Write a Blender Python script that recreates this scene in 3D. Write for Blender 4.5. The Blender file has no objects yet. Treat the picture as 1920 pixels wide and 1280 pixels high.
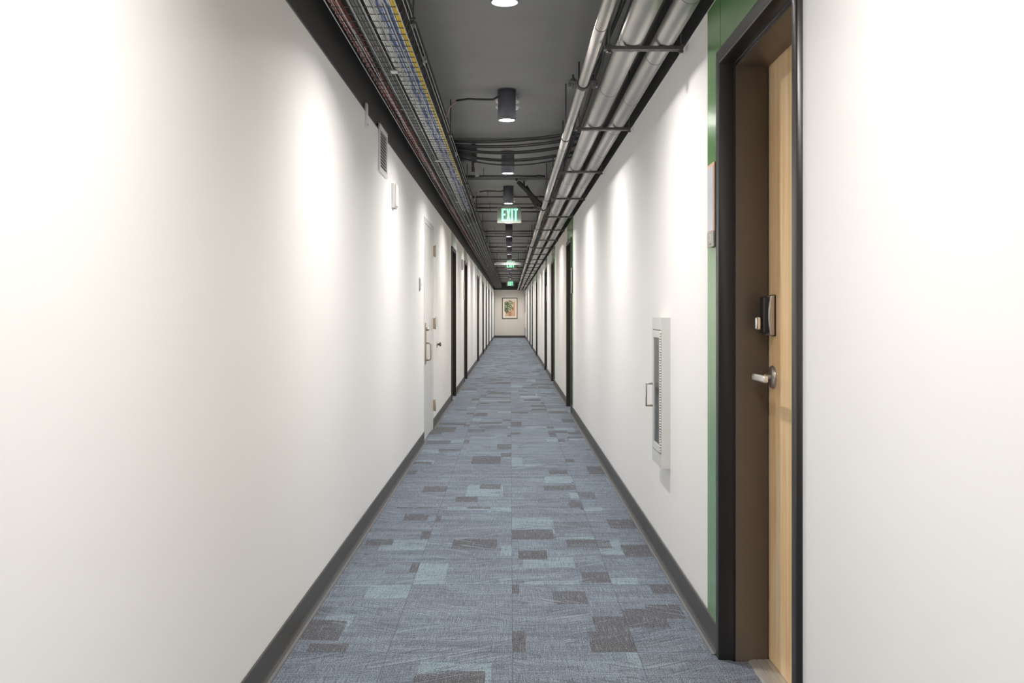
import bpy, bmesh, math, random
from mathutils import Vector, Matrix
random.seed(7)
S = bpy.context.scene
C = S.collection
PI = math.pi

# ------------------------------------------------------------------ camera, world, exposure
cd = bpy.data.cameras.new('camera'); cam = bpy.data.objects.new('camera', cd); C.objects.link(cam)
cam.location = (0, 0, 1.24); cam.rotation_euler = (PI/2, 0, 0)
cd.sensor_width = 36; cd.lens = 1880/1920*36
cd.shift_x = 3/1920; cd.shift_y = -53/1920
cd.clip_start = 0.05; cd.clip_end = 200
S.camera = cam
w = bpy.data.worlds.new('world'); S.world = w; w.use_nodes = True
w.node_tree.nodes['Background'].inputs[0].default_value = (1, .97, .93, 1)
w.node_tree.nodes['Background'].inputs[1].default_value = 0.0
S.view_settings.view_transform = 'Standard'; S.view_settings.look = 'None'
S.view_settings.gamma = 1; S.view_settings.use_curve_mapping = False
S.view_settings.exposure = -0.10
S.cycles.diffuse_bounces = 7; S.cycles.max_bounces = 12
S.cycles.sample_clamp_indirect = 6
LAMP = 120.0            # strength of the downlight lenses
BEAM = 24.0; BEAM_SPREAD = 145   # watts and spread of each downlight beam
LAMP_D0, LAMP_STEP = 4.33, 2.65
FAR = 50.7; NEAR = -4.0
XL, XR = -.83, .76
WT = 2.395             # top of the pale wall paint
CZ = 2.795             # ceiling

# ------------------------------------------------------------------ helpers
def srgb(r, g, b):
    f = lambda c: (c/255/12.92) if c/255 <= .04045 else ((c/255+.055)/1.055)**2.4
    return (f(r), f(g), f(b), 1)
def mat(name, col, rough=.5, metal=0, emit=0, ecol=None, spec=.5, noise=0, nscale=30, bump=0, bscale=200, trans=0, stretch=(1,1,1), coat=0):
    m = bpy.data.materials.new(name); m.use_nodes = True
    nt = m.node_tree; p = nt.nodes['Principled BSDF']
    if len(col) == 3: col = (*col, 1)
    p.inputs['Base Color'].default_value = col
    p.inputs['Roughness'].default_value = rough; p.inputs['Metallic'].default_value = metal
    p.inputs['Specular IOR Level'].default_value = spec
    p.inputs['Coat Weight'].default_value = coat; p.inputs['Coat Roughness'].default_value = .24
    if trans: p.inputs['Transmission Weight'].default_value = trans; p.inputs['IOR'].default_value = 1.05
    if emit:
        p.inputs['Emission Color'].default_value = ecol or col
        p.inputs['Emission Strength'].default_value = emit
    if noise or bump:
        tc = nt.nodes.new('ShaderNodeTexCoord'); mp = nt.nodes.new('ShaderNodeMapping')
        mp.inputs['Scale'].default_value = stretch
        nt.links.new(tc.outputs['Object'], mp.inputs[0])
    if noise:
        n = nt.nodes.new('ShaderNodeTexNoise'); n.inputs['Scale'].default_value = nscale; n.inputs['Detail'].default_value = 4
        nt.links.new(mp.outputs[0], n.inputs[0])
        mx = nt.nodes.new('ShaderNodeMix'); mx.data_type = 'RGBA'
        mx.inputs[6].default_value = tuple(c*(1-noise) for c in col[:3])+(1,)
        mx.inputs[7].default_value = tuple(min(1, c*(1+noise)) for c in col[:3])+(1,)
        nt.links.new(n.outputs[0], mx.inputs[0]); nt.links.new(mx.outputs[2], p.inputs['Base Color'])
    if bump:
        n2 = nt.nodes.new('ShaderNodeTexNoise'); n2.inputs['Scale'].default_value = bscale; n2.inputs['Detail'].default_value = 3
        nt.links.new(mp.outputs[0], n2.inputs[0])
        b = nt.nodes.new('ShaderNodeBump'); b.inputs['Strength'].default_value = bump; b.inputs['Distance'].default_value = .002
        nt.links.new(n2.outputs[0], b.inputs['Height']); nt.links.new(b.outputs[0], p.inputs['Normal'])
    return m

def tag(o, label=None, cat=None, group=None, kind=None):
    if label: o['label'] = label
    if cat: o['category'] = cat
    if group: o['group'] = group
    if kind: o['kind'] = kind
    return o
def empty(name, loc=(0,0,0), rz=0):
    o = bpy.data.objects.new(name, None); C.objects.link(o)
    o.location = loc; o.rotation_euler = (0, 0, rz); o.empty_display_size = .1
    return o
def copy_tree(o, parent=None):
    c = o.copy(); C.objects.link(c); c.parent = parent
    for ch in list(o.children): copy_tree(ch, c)
    return c

class MB:
    def __init__(s): s.v = []; s.f = []; s.mi = []; s.sm = []; s.cur = 0
    def add(s, vs, fs, smooth=False):
        n = len(s.v); s.v += [tuple(v) for v in vs]
        for f in fs: s.f.append(tuple(i+n for i in f)); s.mi.append(s.cur); s.sm.append(smooth)
        return s
    def box(s, a, b, rot=None, at=None):
        x0,y0,z0 = a; x1,y1,z1 = b
        vs = [(x,y,z) for z in (z0,z1) for y in (y0,y1) for x in (x0,x1)]
        if rot is not None:
            at = Vector(at or (0,0,0)); vs = [rot @ Vector(v) + at for v in vs]
        return s.add(vs, [(0,2,3,1),(4,5,7,6),(0,1,5,4),(2,6,7,3),(0,4,6,2),(1,3,7,5)])
    def tube(s, pts, r, n=8, cap=True, smooth=True, r2=None):
        pts = [Vector(p) for p in pts]; vs = []; fs = []
        up = None
        for i, p in enumerate(pts):
            if i == 0: t = pts[1]-p
            elif i == len(pts)-1: t = p-pts[i-1]
            else: t = (pts[i+1]-p).normalized()+(p-pts[i-1]).normalized()
            if t.length < 1e-9: t = Vector((0,1,0))
            t.normalize()
            if up is None:
                a = Vector((0,0,1)) if abs(t.z) < .9 else Vector((1,0,0))
                up = (a - t*a.dot(t)).normalized()
            else:
                up = up - t*up.dot(t)
                up = up.normalized() if up.length > 1e-6 else t.orthogonal().normalized()
            sd = t.cross(up)
            rr = r if r2 is None else r+(r2-r)*i/(len(pts)-1)
            for k in range(n):
                a = 2*PI*k/n; vs.append(p + up*(rr*math.cos(a)) + sd*(rr*math.sin(a)))
        m = len(pts)
        for i in range(m-1):
            for k in range(n):
                k2 = (k+1) % n
                fs.append((i*n+k, i*n+k2, (i+1)*n+k2, (i+1)*n+k))
        s.add(vs, fs, smooth)
        if cap:
            b = len(s.v)-len(vs)
            for off, rev in ((0, True), ((m-1)*n, False)):
                f = [b+off+k for k in range(n)]
                s.f.append(tuple(f[::-1] if rev else f)); s.mi.append(s.cur); s.sm.append(False)
        return s
    def lathe(s, prof, c=(0,0,0), axis='z', n=24, smooth=True):
        c = Vector(c); vs = []
        for (r, h) in prof:
            for k in range(n):
                a = 2*PI*k/n; p = (r*math.cos(a), r*math.sin(a), h)
                if axis == 'x': p = (h, p[0], p[1])
                if axis == 'y': p = (p[1], h, p[0])
                vs.append(c+Vector(p))
        fs = []
        for i in range(len(prof)-1):
            for k in range(n):
                k2 = (k+1) % n; fs.append((i*n+k, i*n+k2, (i+1)*n+k2, (i+1)*n+k))
        s.add(vs, fs, smooth)
        b = len(s.v)-len(vs)
        if prof[0][0] > 1e-6: s.f.append(tuple(b+k for k in range(n))[::-1]); s.mi.append(s.cur); s.sm.append(False)
        if prof[-1][0] > 1e-6: s.f.append(tuple(b+(len(prof)-1)*n+k for k in range(n))); s.mi.append(s.cur); s.sm.append(False)
        return s
    def build(s, name, mats, parent=None, bevel=0, seg=2, recalc=True):
        me = bpy.data.meshes.new(name); me.from_pydata(s.v, [], s.f)
        if not isinstance(mats, (list, tuple)): mats = [mats]
        for m in mats: me.materials.append(m)
        for i, p in enumerate(me.polygons): p.material_index = s.mi[i]; p.use_smooth = s.sm[i]
        bm = bmesh.new(); bm.from_mesh(me)
        if recalc: bmesh.ops.recalc_face_normals(bm, faces=bm.faces)
        if bevel:
            es = [e for e in bm.edges if len(e.link_faces) == 2 and e.calc_face_angle(0) > .6]
            bmesh.ops.bevel(bm, geom=es, offset=bevel, segments=seg, affect='EDGES', profile=.5)
            for f in bm.faces: f.smooth = True
        bm.to_mesh(me); bm.free()
        if bevel:
            try: me.set_sharp_from_angle(angle=.7)
            except Exception: pass
        o = bpy.data.objects.new(name, me); C.objects.link(o)
        if parent: o.parent = parent
        return o
def shadeflat(o):
    for p in o.data.polygons: p.use_smooth = False
    return o

ORD = 'first second third fourth fifth sixth seventh eighth ninth tenth eleventh twelfth thirteenth fourteenth fifteenth sixteenth seventeenth eighteenth nineteenth twentieth'.split()
ORD += ['twenty-'+x for x in ORD[:9]]

# ------------------------------------------------------------------ materials
M = {}
M['wall'] = mat('wall_paint', (.90,.89,.878), rough=.47, spec=.4, bump=.05, bscale=60)
M['endwall'] = mat('end_wall_paint', (.70,.655,.59), rough=.5)
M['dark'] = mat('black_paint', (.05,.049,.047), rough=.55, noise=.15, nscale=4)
M['ceil'] = mat('ceiling_paint', (.27,.267,.253), rough=.6, noise=.12, nscale=3, bump=.2, bscale=90)
M['green'] = mat('green_laminate', srgb(100,156,86), rough=.2, spec=.8, coat=.7)
M['palegreen'] = mat('pale_laminate', srgb(205,216,205), rough=.25)
M['base'] = mat('rubber_base', srgb(74,73,72), rough=.45)
M['lip'] = mat('base_caulk', srgb(118,118,120), rough=.8)
M['frame'] = mat('bronze_frame', srgb(38,35,34), rough=.3, spec=.6)
M['jamb'] = mat('bronze_jamb', srgb(98,87,78), rough=.42, spec=.5)
M['white'] = mat('white_plastic', (.82,.82,.80), rough=.35)
M['whitedoor'] = mat('white_steel_paint', (.78,.78,.76), rough=.22)
M['satin'] = mat('satin_nickel', (.55,.50,.45), rough=.35, metal=.9)
M['chrome'] = mat('polished_steel', (.75,.74,.72), rough=.12, metal=1)
M['brushed'] = mat('brushed_lever', (.80,.77,.73), rough=.4, metal=.55)
M['tan'] = mat('tan_hardware', srgb(178,162,142), rough=.35, metal=.4)
M['black'] = mat('black_plastic', (.015,.015,.016), rough=.35)
M['wire'] = mat('zinc_wire', (.50,.50,.51), rough=.35, metal=.6)
M['steel'] = mat('dark_steel', (.13,.13,.13), rough=.4, metal=.4)
M['strut'] = mat('painted_strut', (.10,.098,.094), rough=.4, metal=.3)
M['jacket'] = mat('pipe_jacket', (.52,.505,.485), rough=.36, metal=.45, noise=.12, nscale=14, stretch=(1,.3,1))
M['seam'] = mat('jacket_joint', (.16,.155,.15), rough=.5)
M['galv'] = mat('galvanised_pipe', (.55,.53,.50), rough=.34, metal=.5, noise=.08, nscale=8)
M['lampbody'] = mat('lamp_body', (.15,.148,.175), rough=.45)
M['lens'] = mat('lamp_lens', (1,.97,.92), emit=LAMP, ecol=(1,.965,.925,1))
M['glass'] = mat('clear_glazing', (.95,.97,.97), rough=.03, trans=1)
M['exitg'] = mat('exit_green', (.1,.8,.4), emit=1.5, ecol=(.42,1,.62,1))
M['exitp'] = mat('exit_panel', (.40,.395,.37), rough=.4)
M['exitb'] = mat('exit_face', (.22,.36,.25), rough=.3)
M['sheet'] = mat('memo_sheet', srgb(226,224,232), rough=.15)
M['orange'] = mat('orange_edge', srgb(224,180,156), rough=.4)
M['plate'] = mat('grey_plate', srgb(168,164,158), rough=.45)
M['olive'] = mat('plate_edge', srgb(70,76,56), rough=.5)
M['cabinet'] = mat('cabinet_enamel', (.66,.66,.64), rough=.35)
M['alu'] = mat('aluminium', (.62,.60,.57), rough=.38, metal=.7)
M['red'] = mat('cable_red', srgb(190,104,92), rough=.5)
M['cgrey'] = mat('cable_grey', srgb(136,142,138), rough=.5)
M['cwhite'] = mat('cable_white', srgb(232,232,226), rough=.45)
M['cblue'] = mat('cable_blue', srgb(72,98,160), rough=.45)
M['cyellow'] = mat('cable_yellow', srgb(236,206,40), rough=.45)
M['cslate'] = mat('cable_slate', srgb(92,98,112), rough=.5)
M['cblack'] = mat('cable_black', (.06,.058,.058), rough=.45)

def mottled(name, c1, c2, lo, hi):
    m = mat(name, c1, rough=.45); nt = m.node_tree; p = nt.nodes['Principled BSDF']
    tc = nt.nodes.new('ShaderNodeTexCoord'); mp = nt.nodes.new('ShaderNodeMapping'); mp.inputs['Scale'].default_value = (160, 5, 160); nt.links.new(tc.outputs['Object'], mp.inputs[0])
    n = nt.nodes.new('ShaderNodeTexNoise'); n.inputs['Scale'].default_value = 1; n.inputs['Detail'].default_value = 2; nt.links.new(mp.outputs[0], n.inputs[0])
    mr = nt.nodes.new('ShaderNodeMapRange'); mr.inputs[1].default_value = lo; mr.inputs[2].default_value = hi; nt.links.new(n.outputs[0], mr.inputs[0])
    mx = nt.nodes.new('ShaderNodeMix'); mx.data_type = 'RGBA'; mx.inputs[6].default_value = c1; mx.inputs[7].default_value = c2
    nt.links.new(mr.outputs[0], mx.inputs[0]); nt.links.new(mx.outputs[2], p.inputs['Base Color']); return m
M['cwhite'] = mottled('cable_white', srgb(244,244,238), srgb(130,138,150), .56, .64)
M['cblue'] = mottled('cable_blue', srgb(74,100,160), srgb(232,236,240), .50, .58)
M['cyellow'] = mottled('cable_yellow', srgb(246,216,50), srgb(190,160,60), .58, .66)
M['cslate'] = mottled('cable_slate', srgb(74,80,94), srgb(150,156,168), .54, .62)
def wood():
    m = bpy.data.materials.new('birch_veneer'); m.use_nodes = True; nt = m.node_tree; N = nt.nodes; L = nt.links
    p = N['Principled BSDF']; p.inputs['Roughness'].default_value = .33
    tc = N.new('ShaderNodeTexCoord')
    mp = N.new('ShaderNodeMapping'); mp.inputs['Scale'].default_value = (1, 9, .7); L.new(tc.outputs['Object'], mp.inputs[0])
    n1 = N.new('ShaderNodeTexNoise'); n1.inputs['Scale'].default_value = 2.2; n1.inputs['Detail'].default_value = 7; n1.inputs['Distortion'].default_value = .6; L.new(mp.outputs[0], n1.inputs[0])
    mp2 = N.new('ShaderNodeMapping'); mp2.inputs['Scale'].default_value = (1, 90, 3); L.new(tc.outputs['Object'], mp2.inputs[0])
    n2 = N.new('ShaderNodeTexNoise'); n2.inputs['Scale'].default_value = 3; L.new(mp2.outputs[0], n2.inputs[0])
    r = N.new('ShaderNodeValToRGB'); L.new(n1.outputs[0], r.inputs[0])
    e = r.color_ramp.elements; e[0].position = .25; e[0].color = srgb(232,186,134); e[1].position = .72; e[1].color = srgb(255,230,192)
    k = e.new(.5); k.color = srgb(248,214,166)
    # veneer leaves: vertical strips of slightly different tone
    sx = N.new('ShaderNodeSeparateXYZ'); L.new(tc.outputs['Object'], sx.inputs[0])
    dv = N.new('ShaderNodeMath'); dv.operation = 'MULTIPLY'; dv.inputs[1].default_value = 7; L.new(sx.outputs[1], dv.inputs[0])
    fl = N.new('ShaderNodeMath'); fl.operation = 'FLOOR'; L.new(dv.outputs[0], fl.inputs[0])
    wn = N.new('ShaderNodeTexWhiteNoise'); wn.noise_dimensions = '1D'; L.new(fl.outputs[0], wn.inputs['W'])
    mr = N.new('ShaderNodeMapRange'); L.new(wn.outputs[0], mr.inputs[0]); mr.inputs[3].default_value = .9; mr.inputs[4].default_value = 1.06
    mr2 = N.new('ShaderNodeMapRange'); L.new(n2.outputs[0], mr2.inputs[0]); mr2.inputs[3].default_value = .93; mr2.inputs[4].default_value = 1.07
    mm = N.new('ShaderNodeMath'); mm.operation = 'MULTIPLY'; L.new(mr.outputs[0], mm.inputs[0]); L.new(mr2.outputs[0], mm.inputs[1])
    vm = N.new('ShaderNodeVectorMath'); vm.operation = 'SCALE'; L.new(r.outputs[0], vm.inputs[0]); L.new(mm.outputs[0], vm.inputs['Scale'])
    L.new(vm.outputs[0], p.inputs['Base Color'])
    return m
M['wood'] = wood()

def carpet():
    m = bpy.data.materials.new('carpet_planks'); m.use_nodes = True; nt = m.node_tree; N = nt.nodes; L = nt.links
    p = N['Principled BSDF']; p.inputs['Roughness'].default_value = .85; p.inputs['Specular IOR Level'].default_value = .25
    tc = N.new('ShaderNodeTexCoord'); sx = N.new('ShaderNodeSeparateXYZ'); L.new(tc.outputs['Object'], sx.inputs[0])
    X, Y = sx.outputs[0], sx.outputs[1]
    def mth(op, a, b=None, c=None):
        n = N.new('ShaderNodeMath'); n.operation = op
        for i, v in enumerate((a, b, c)):
            if v is None: continue
            if isinstance(v, (int, float)): n.inputs[i].default_value = v
            else: L.new(v, n.inputs[i])
        return n.outputs[0]
    def comb(a, b, c=0.):
        n = N.new('ShaderNodeCombineXYZ')
        for i, v in enumerate((a, b, c)):
            if isinstance(v, (int, float)): n.inputs[i].default_value = v
            else: L.new(v, n.inputs[i])
        return n.outputs[0]
    def wnoise(v):
        n = N.new('ShaderNodeTexWhiteNoise'); n.noise_dimensions = '3D'; L.new(v, n.inputs['Vector']); return n.outputs['Value']
    def noise(v, s=1., d=2.):
        n = N.new('ShaderNodeTexNoise'); n.inputs['Scale'].default_value = s; n.inputs['Detail'].default_value = d; L.new(v, n.inputs['Vector']); return n.outputs[0]
    def rng(v, a, b, c=0., d=1.):
        n = N.new('ShaderNodeMapRange'); L.new(v, n.inputs[0]); n.inputs[1].default_value = a; n.inputs[2].default_value = b
        n.inputs[3].default_value = c; n.inputs[4].default_value = d; return n.outputs[0]
    def mix(f, a, b):
        n = N.new('ShaderNodeMix'); n.data_type = 'RGBA'
        if isinstance(f, float): n.inputs[0].default_value = f
        else: L.new(f, n.inputs[0])
        for i, v in ((6, a), (7, b)):
            if isinstance(v, tuple): n.inputs[i].default_value = v
            else: L.new(v, n.inputs[i])
        return n.outputs[2]
    pu = mth('DIVIDE', mth('SUBTRACT', X, .008), .457); pi_ = mth('FLOOR', pu)
    pv = mth('DIVIDE', mth('SUBTRACT', Y, 3.67-.914*20), .914); pj = mth('FLOOR', pv)
    fu, fv = mth('FRACT', pu), mth('FRACT', pv)
    pid = wnoise(comb(pi_, pj, 3.3)); pid2 = wnoise(comb(pi_, pj, 9.1))
    # rectangular patches inside each plank, two overlapping grids
    wob = mth('MULTIPLY', mth('SUBTRACT', noise(comb(mth('MULTIPLY', X, 2.0), mth('MULTIPLY', Y, 14)), 1., 3.), .5), .10)
    def patch(nx, ny, seed, lo, hi, soft=0.):
        a = mth('FLOOR', mth('ADD', mth('MULTIPLY', fu, nx), mth('MULTIPLY', pid, 1.0)))
        b = mth('FLOOR', mth('ADD', mth('MULTIPLY', mth('ADD', fv, mth('MULTIPLY', wob, soft)), ny), mth('MULTIPLY', wnoise(comb(a, pi_, seed+pj_seed)), 1.)))
        v = wnoise(comb(mth('ADD', a, mth('MULTIPLY', pi_, 13)), mth('ADD', b, mth('MULTIPLY', pj, 17)), seed))
        return rng(v, lo, hi)
    pj_seed = .5
    dk = patch(1.9, 3.7, 1.7, .89, .90, 1.)
    dk2 = patch(3.1, 4.6, 5.2, .94, .95, .3)
    lt = patch(1.8, 4.1, 8.4, .875, .885, 1.)
    md = patch(1.5, 2.7, 12.9, .0, 1., .5)
    md2 = patch(2.7, 3.2, 15.9, .0, 1., .3)
    # streaks
    s_x = noise(comb(mth('MULTIPLY', X, 7), mth('MULTIPLY', Y, 110)), 1., 3.)
    s_y = noise(comb(mth('MULTIPLY', X, 230), mth('MULTIPLY', Y, 9)), 1., 2.)
    broad = noise(comb(mth('MULTIPLY', X, 1.6), mth('MULTIPLY', Y, 13)), 1., 4.)
    sg = mth('SUBTRACT', mth('MULTIPLY', mth('GREATER_THAN', pid2, .5), 2.), 1.)
    # chevron diagonals: direction flips inside the plank
    brk = mth('SUBTRACT', mth('MULTIPLY', mth('GREATER_THAN', fv, mth('ADD', .35, mth('MULTIPLY', pid, .4))), 2.), 1.)
    sl = mth('MULTIPLY', mth('MULTIPLY', sg, brk), .55)
    dg = mth('ADD', Y, mth('MULTIPLY', X, sl)); dgp = mth('SUBTRACT', X, mth('MULTIPLY', Y, sl))
    diag = noise(comb(mth('MULTIPLY', dgp, 5), mth('MULTIPLY', dg, 85)), 1., 2.)
    diag2 = noise(comb(mth('ADD', mth('MULTIPLY', dgp, 3), 40), mth('MULTIPLY', dg, 38)), 1., 1.)
    pick = rng(noise(comb(mth('MULTIPLY', X, 3), mth('MULTIPLY', Y, 4), 7.), 1., 1.), .4, .6)
    base = mix(rng(broad, .32, .68), srgb(102,111,126), srgb(134,147,160))
    base = mix(mth('MULTIPLY', md, .30), base, srgb(104,105,114))
    base = mix(mth('MULTIPLY', rng(md2, .7, 1.), .35), base, srgb(140,158,172))
    base = mix(mth('MULTIPLY', lt, .62), base, srgb(150,172,182))
    base = mix(mth('MULTIPLY', mth('MAXIMUM', dk, dk2), mth('ADD', .72, mth('MULTIPLY', rng(broad, .35, .6), .25))), base, srgb(84,78,80))
    base = mix(mth('MULTIPLY', rng(s_x, .50, .62), .52), base, srgb(76,78,90))
    base = mix(mth('MULTIPLY', rng(s_y, .55, .70), .34), base, srgb(162,178,190))
    base = mix(mth('MULTIPLY', rng(s_y, .45, .34), .46), base, srgb(66,70,80))
    base = mix(mth('MULTIPLY', mth('MULTIPLY', rng(diag, .53, .64), pick), .62), base, srgb(66,68,78))
    base = mix(mth('MULTIPLY', mth('MULTIPLY', rng(diag2, .60, .68), pick), .42), base, srgb(158,176,188))
    # tufted rib
    rib = mth('SINE', mth('MULTIPLY', X, 2*PI/.0046))
    tuft = noise(comb(mth('MULTIPLY', X, 260), mth('MULTIPLY', Y, 130)), 1., 2.)
    gr = mth('ADD', mth('MULTIPLY', rng(tuft, .36, .64), .7), mth('MULTIPLY', rng(rib, -1, 1), .3))
    base = mix(mth('MULTIPLY', rng(gr, .48, .05), .85), base, srgb(50,52,62))
    base = mix(mth('MULTIPLY', rng(gr, .62, 1.), .55), base, srgb(172,188,198))
    # seams between planks
    sa = mth('MINIMUM', fu, mth('SUBTRACT', 1., fu)); sb = mth('MINIMUM', fv, mth('SUBTRACT', 1., fv))
    seam = mth('MAXIMUM', mth('MULTIPLY', rng(sa, .006, .003), .6), rng(sb, .003, .0012))
    base = mix(mth('MULTIPLY', seam, .6), base, srgb(50,52,60))
    L.new(base, p.inputs['Base Color'])
    b = N.new('ShaderNodeBump'); b.inputs['Strength'].default_value = .35; b.inputs['Distance'].default_value = .002
    L.new(gr, b.inputs['Height']); L.new(b.outputs[0], p.inputs['Normal'])
    return m
M['carpet'] = carpet()

# ------------------------------------------------------------------ setting
def struct(o, label): return tag(o, label, None, None, 'structure')
FW = 1.028; DT = 2.183     # door frame outer size
RD = [2.607, 12.37, 17.34, 20.92, 28.25, 34.0, 37.9, 44.6]       # near edge of each frame
LD = [14.05, 17.95, 24.95, 29.7, 33.6, 37.9, 43.6]
WD = (9.61, 10.72)         # white steel door
CAB = (4.775, 5.055, .515, 1.205)
def wall(side, x0, x1, ops, top, name, m):
    b = MB(); ops = sorted(ops); y = NEAR
    for (a, c, z0, z1) in ops:
        b.box((x0, y, 0), (x1, a, top))
        if z0 > 0: b.box((x0, a, 0), (x1, c, z0))
        b.box((x0, a, z1), (x1, c, top)); y = c
    b.box((x0, y, 0), (x1, FAR+.2, top))
    return b.build(name, m)
struct(wall('r', XR, XR+.34, [(d+.02, d+FW-.02, 0, DT-.02) for d in RD]+[CAB], WT, 'wall_right', M['wall']), 'smooth white painted corridor wall with the wooden door in it')
struct(wall('l', XL-.34, XL, [(d+.02, d+FW-.02, 0, DT-.02) for d in LD]+[(WD[0]+.02, WD[1]-.02, 0, 2.15)], WT, 'wall_left', M['wall']), 'long smooth white painted corridor wall beneath the cable tray')
struct(MB().box((XR+.012, NEAR, WT), (XR+.34, FAR+.2, CZ+.1)).build('wall_right_upper', M['dark']), 'black painted wall band beside the big pipes')
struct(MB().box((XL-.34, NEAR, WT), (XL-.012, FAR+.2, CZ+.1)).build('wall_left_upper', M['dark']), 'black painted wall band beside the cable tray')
struct(MB().box((XL-.34, FAR, 0), (XR+.34, FAR+.2, 2.42)).build('wall_end', M['endwall']), 'beige wall closing the far end of the corridor')
struct(MB().box((XL-.34, FAR-.12, 2.42), (XR+.34, FAR+.2, CZ+.1)).build('wall_end_upper', M['dark']), 'black painted header above the beige end wall')
struct(MB().box((XL-.34, NEAR-.2, 0), (XR+.34, NEAR, CZ+.1)).build('wall_back', M['wall']), 'white wall closing the corridor behind the viewpoint')
struct(MB().box((XL-.34, NEAR-.2, -.1), (XR+.34, FAR+.2, 0)).build('floor', M['carpet']), 'blue grey patterned carpet planks along the corridor')
struct(MB().box((XL-.34, NEAR-.2, CZ), (XR+.34, FAR+.2, CZ+.1)).build('ceiling', M['ceil']), 'dark grey painted ceiling above pipes and cables')
struct(MB().box((XL-.012, NEAR, 2.68), (-.50, FAR-.12, CZ)).build('ceiling_shade_box', M['dark']), 'black box added above the cable tray to darken the view through it')  # added black box, stands in for the shade seen up through the tray
# downstand slab edges across the ceiling
b = MB()
for y in (8.9, 11.55, 14.2, 16.85, 19.5, 22.15, 24.8, 30.1, 35.4, 40.7, 46.0):
    b.box((-.50, y, CZ-.02), (XR+.01, y+.03, CZ+.01))
struct(b.build('trim_1', M['ceil']), 'dark grey joint strips crossing the ceiling')

def segs(ops, a, b):
    out = []; y = a
    for (p, q) in sorted(ops):
        if p > y: out.append((y, p))
        y = q
    out.append((y, b)); return out
def baseboard(x, sgn, ops, name, label):
    # sgn: direction into the corridor
    prof = [(0, 0), (.016, 0), (.0145, .004), (.009, .012), (.006, .022), (.006, .100), (.004, .104), (0, .104)]
    b = MB()
    for (y0, y1) in segs(ops, NEAR, FAR):
        vs = [(x+sgn*px, y, pz) for y in (y0, y1) for (px, pz) in prof]; n = len(prof)
        b.add(vs, [(i, (i+1) % n, n+(i+1) % n, n+i) for i in range(n)]+[tuple(range(n)), tuple(range(2*n-1, n-1, -1))])
    struct(b.build(name, M['base']), label)
baseboard(XR-.003, -1, [(d, d+FW) for d in RD], 'baseboard_right', 'dark grey rubber baseboard below the extinguisher cabinet')
baseboard(XL, 1, [(d, d+FW) for d in LD]+[WD], 'baseboard_left', 'dark grey rubber baseboard beneath the cable tray side')
b = MB().box((XL, FAR-.006, 0), (XR, FAR, .11)); struct(b.build('baseboard_end', M['base']), 'dark baseboard under the framed print')
b = MB()
for (y0, y1) in segs([(d, d+FW) for d in RD], NEAR, FAR-.01): b.box((XR-.030, y0, 0), (XR-.0185, y1, .005))
struct(b.build('trim_2', M['lip']), 'pale caulk line between carpet and baseboard by the wooden door wall')
b = MB()
for (y0, y1) in segs([(d, d+FW) for d in LD]+[WD], NEAR, FAR-.01): b.box((XL+.0155, y0, 0), (XL+.028, y1, .005))
struct(b.build('trim_3', M['lip']), 'pale caulk line between carpet and baseboard under the tray')
# corner beads at the far end
b = MB().box((XL, FAR-.03, .11), (XL+.025, FAR, 2.36)); struct(b.build('trim_4', M['base']), 'dark vertical strip in the corner beside the framed print')
b = MB().box((XR-.03, FAR-.03, 1.27), (XR, FAR, 2.22)); b.box((XR-.03, FAR-.03, .11), (XR, FAR, .52))
struct(b.build('trim_5', mat('grey_strip', srgb(120,114,104))), 'broken grey vertical strip in the far corner')
# thin bead along the top of the pale paint
struct(MB().box((XL-.012, NEAR, WT-.001), (XL+.002, FAR, WT+.006)).build('trim_6', M['lip']), 'thin pale bead on top of the tray side wall')
struct(MB().box((XR-.002, NEAR, WT-.001), (XR+.012, FAR-.12, WT+.006)).build('trim_7', M['wall']), 'thin pale bead on top of the pipe side wall')

# green laminate panels around the doors of the pipe side
def panel(d, ext_near, ext_far, m, x, sgn, idx, label, seam=None):
    th = .003; b = MB()
    y0, y1 = d-ext_near, d+FW+ext_far
    X0, X1 = sorted((x, x+sgn*th))
    if ext_near: b.box((X0, y0, 0), (X1, d, WT))
    if ext_far: b.box((X0, d+FW, 0), (X1, y1, WT))
    b.box((X0, d, DT), (X1, d+FW, WT))
    if seam is not None:
        b.cur = 1; X0, X1 = sorted((x+sgn*th*.5, x+sgn*(th+.0006)))
        b.box((X0, seam-.0012, DT+.002), (X1, seam+.0012, WT))
    struct(b.build('trim_%d' % idx, [m, M['frame']]), label)
panel(RD[0], .0, .215, M['green'], XR, -1, 8, 'green laminate panel framing the wooden door', seam=RD[0]+FW-.02)
for i, d in enumerate(RD[1:]):
    panel(d, .24, 0, M['green'], XR, -1, 9+i, 'green laminate panel around the %s door beyond the extinguisher cabinet' % ORD[i])
for i, d in enumerate(LD):
    panel(d, 0, .0, M['palegreen'], XL, 1, 20+i, 'pale laminate panel over the %s dark framed door past the white door' % ORD[i])

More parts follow.
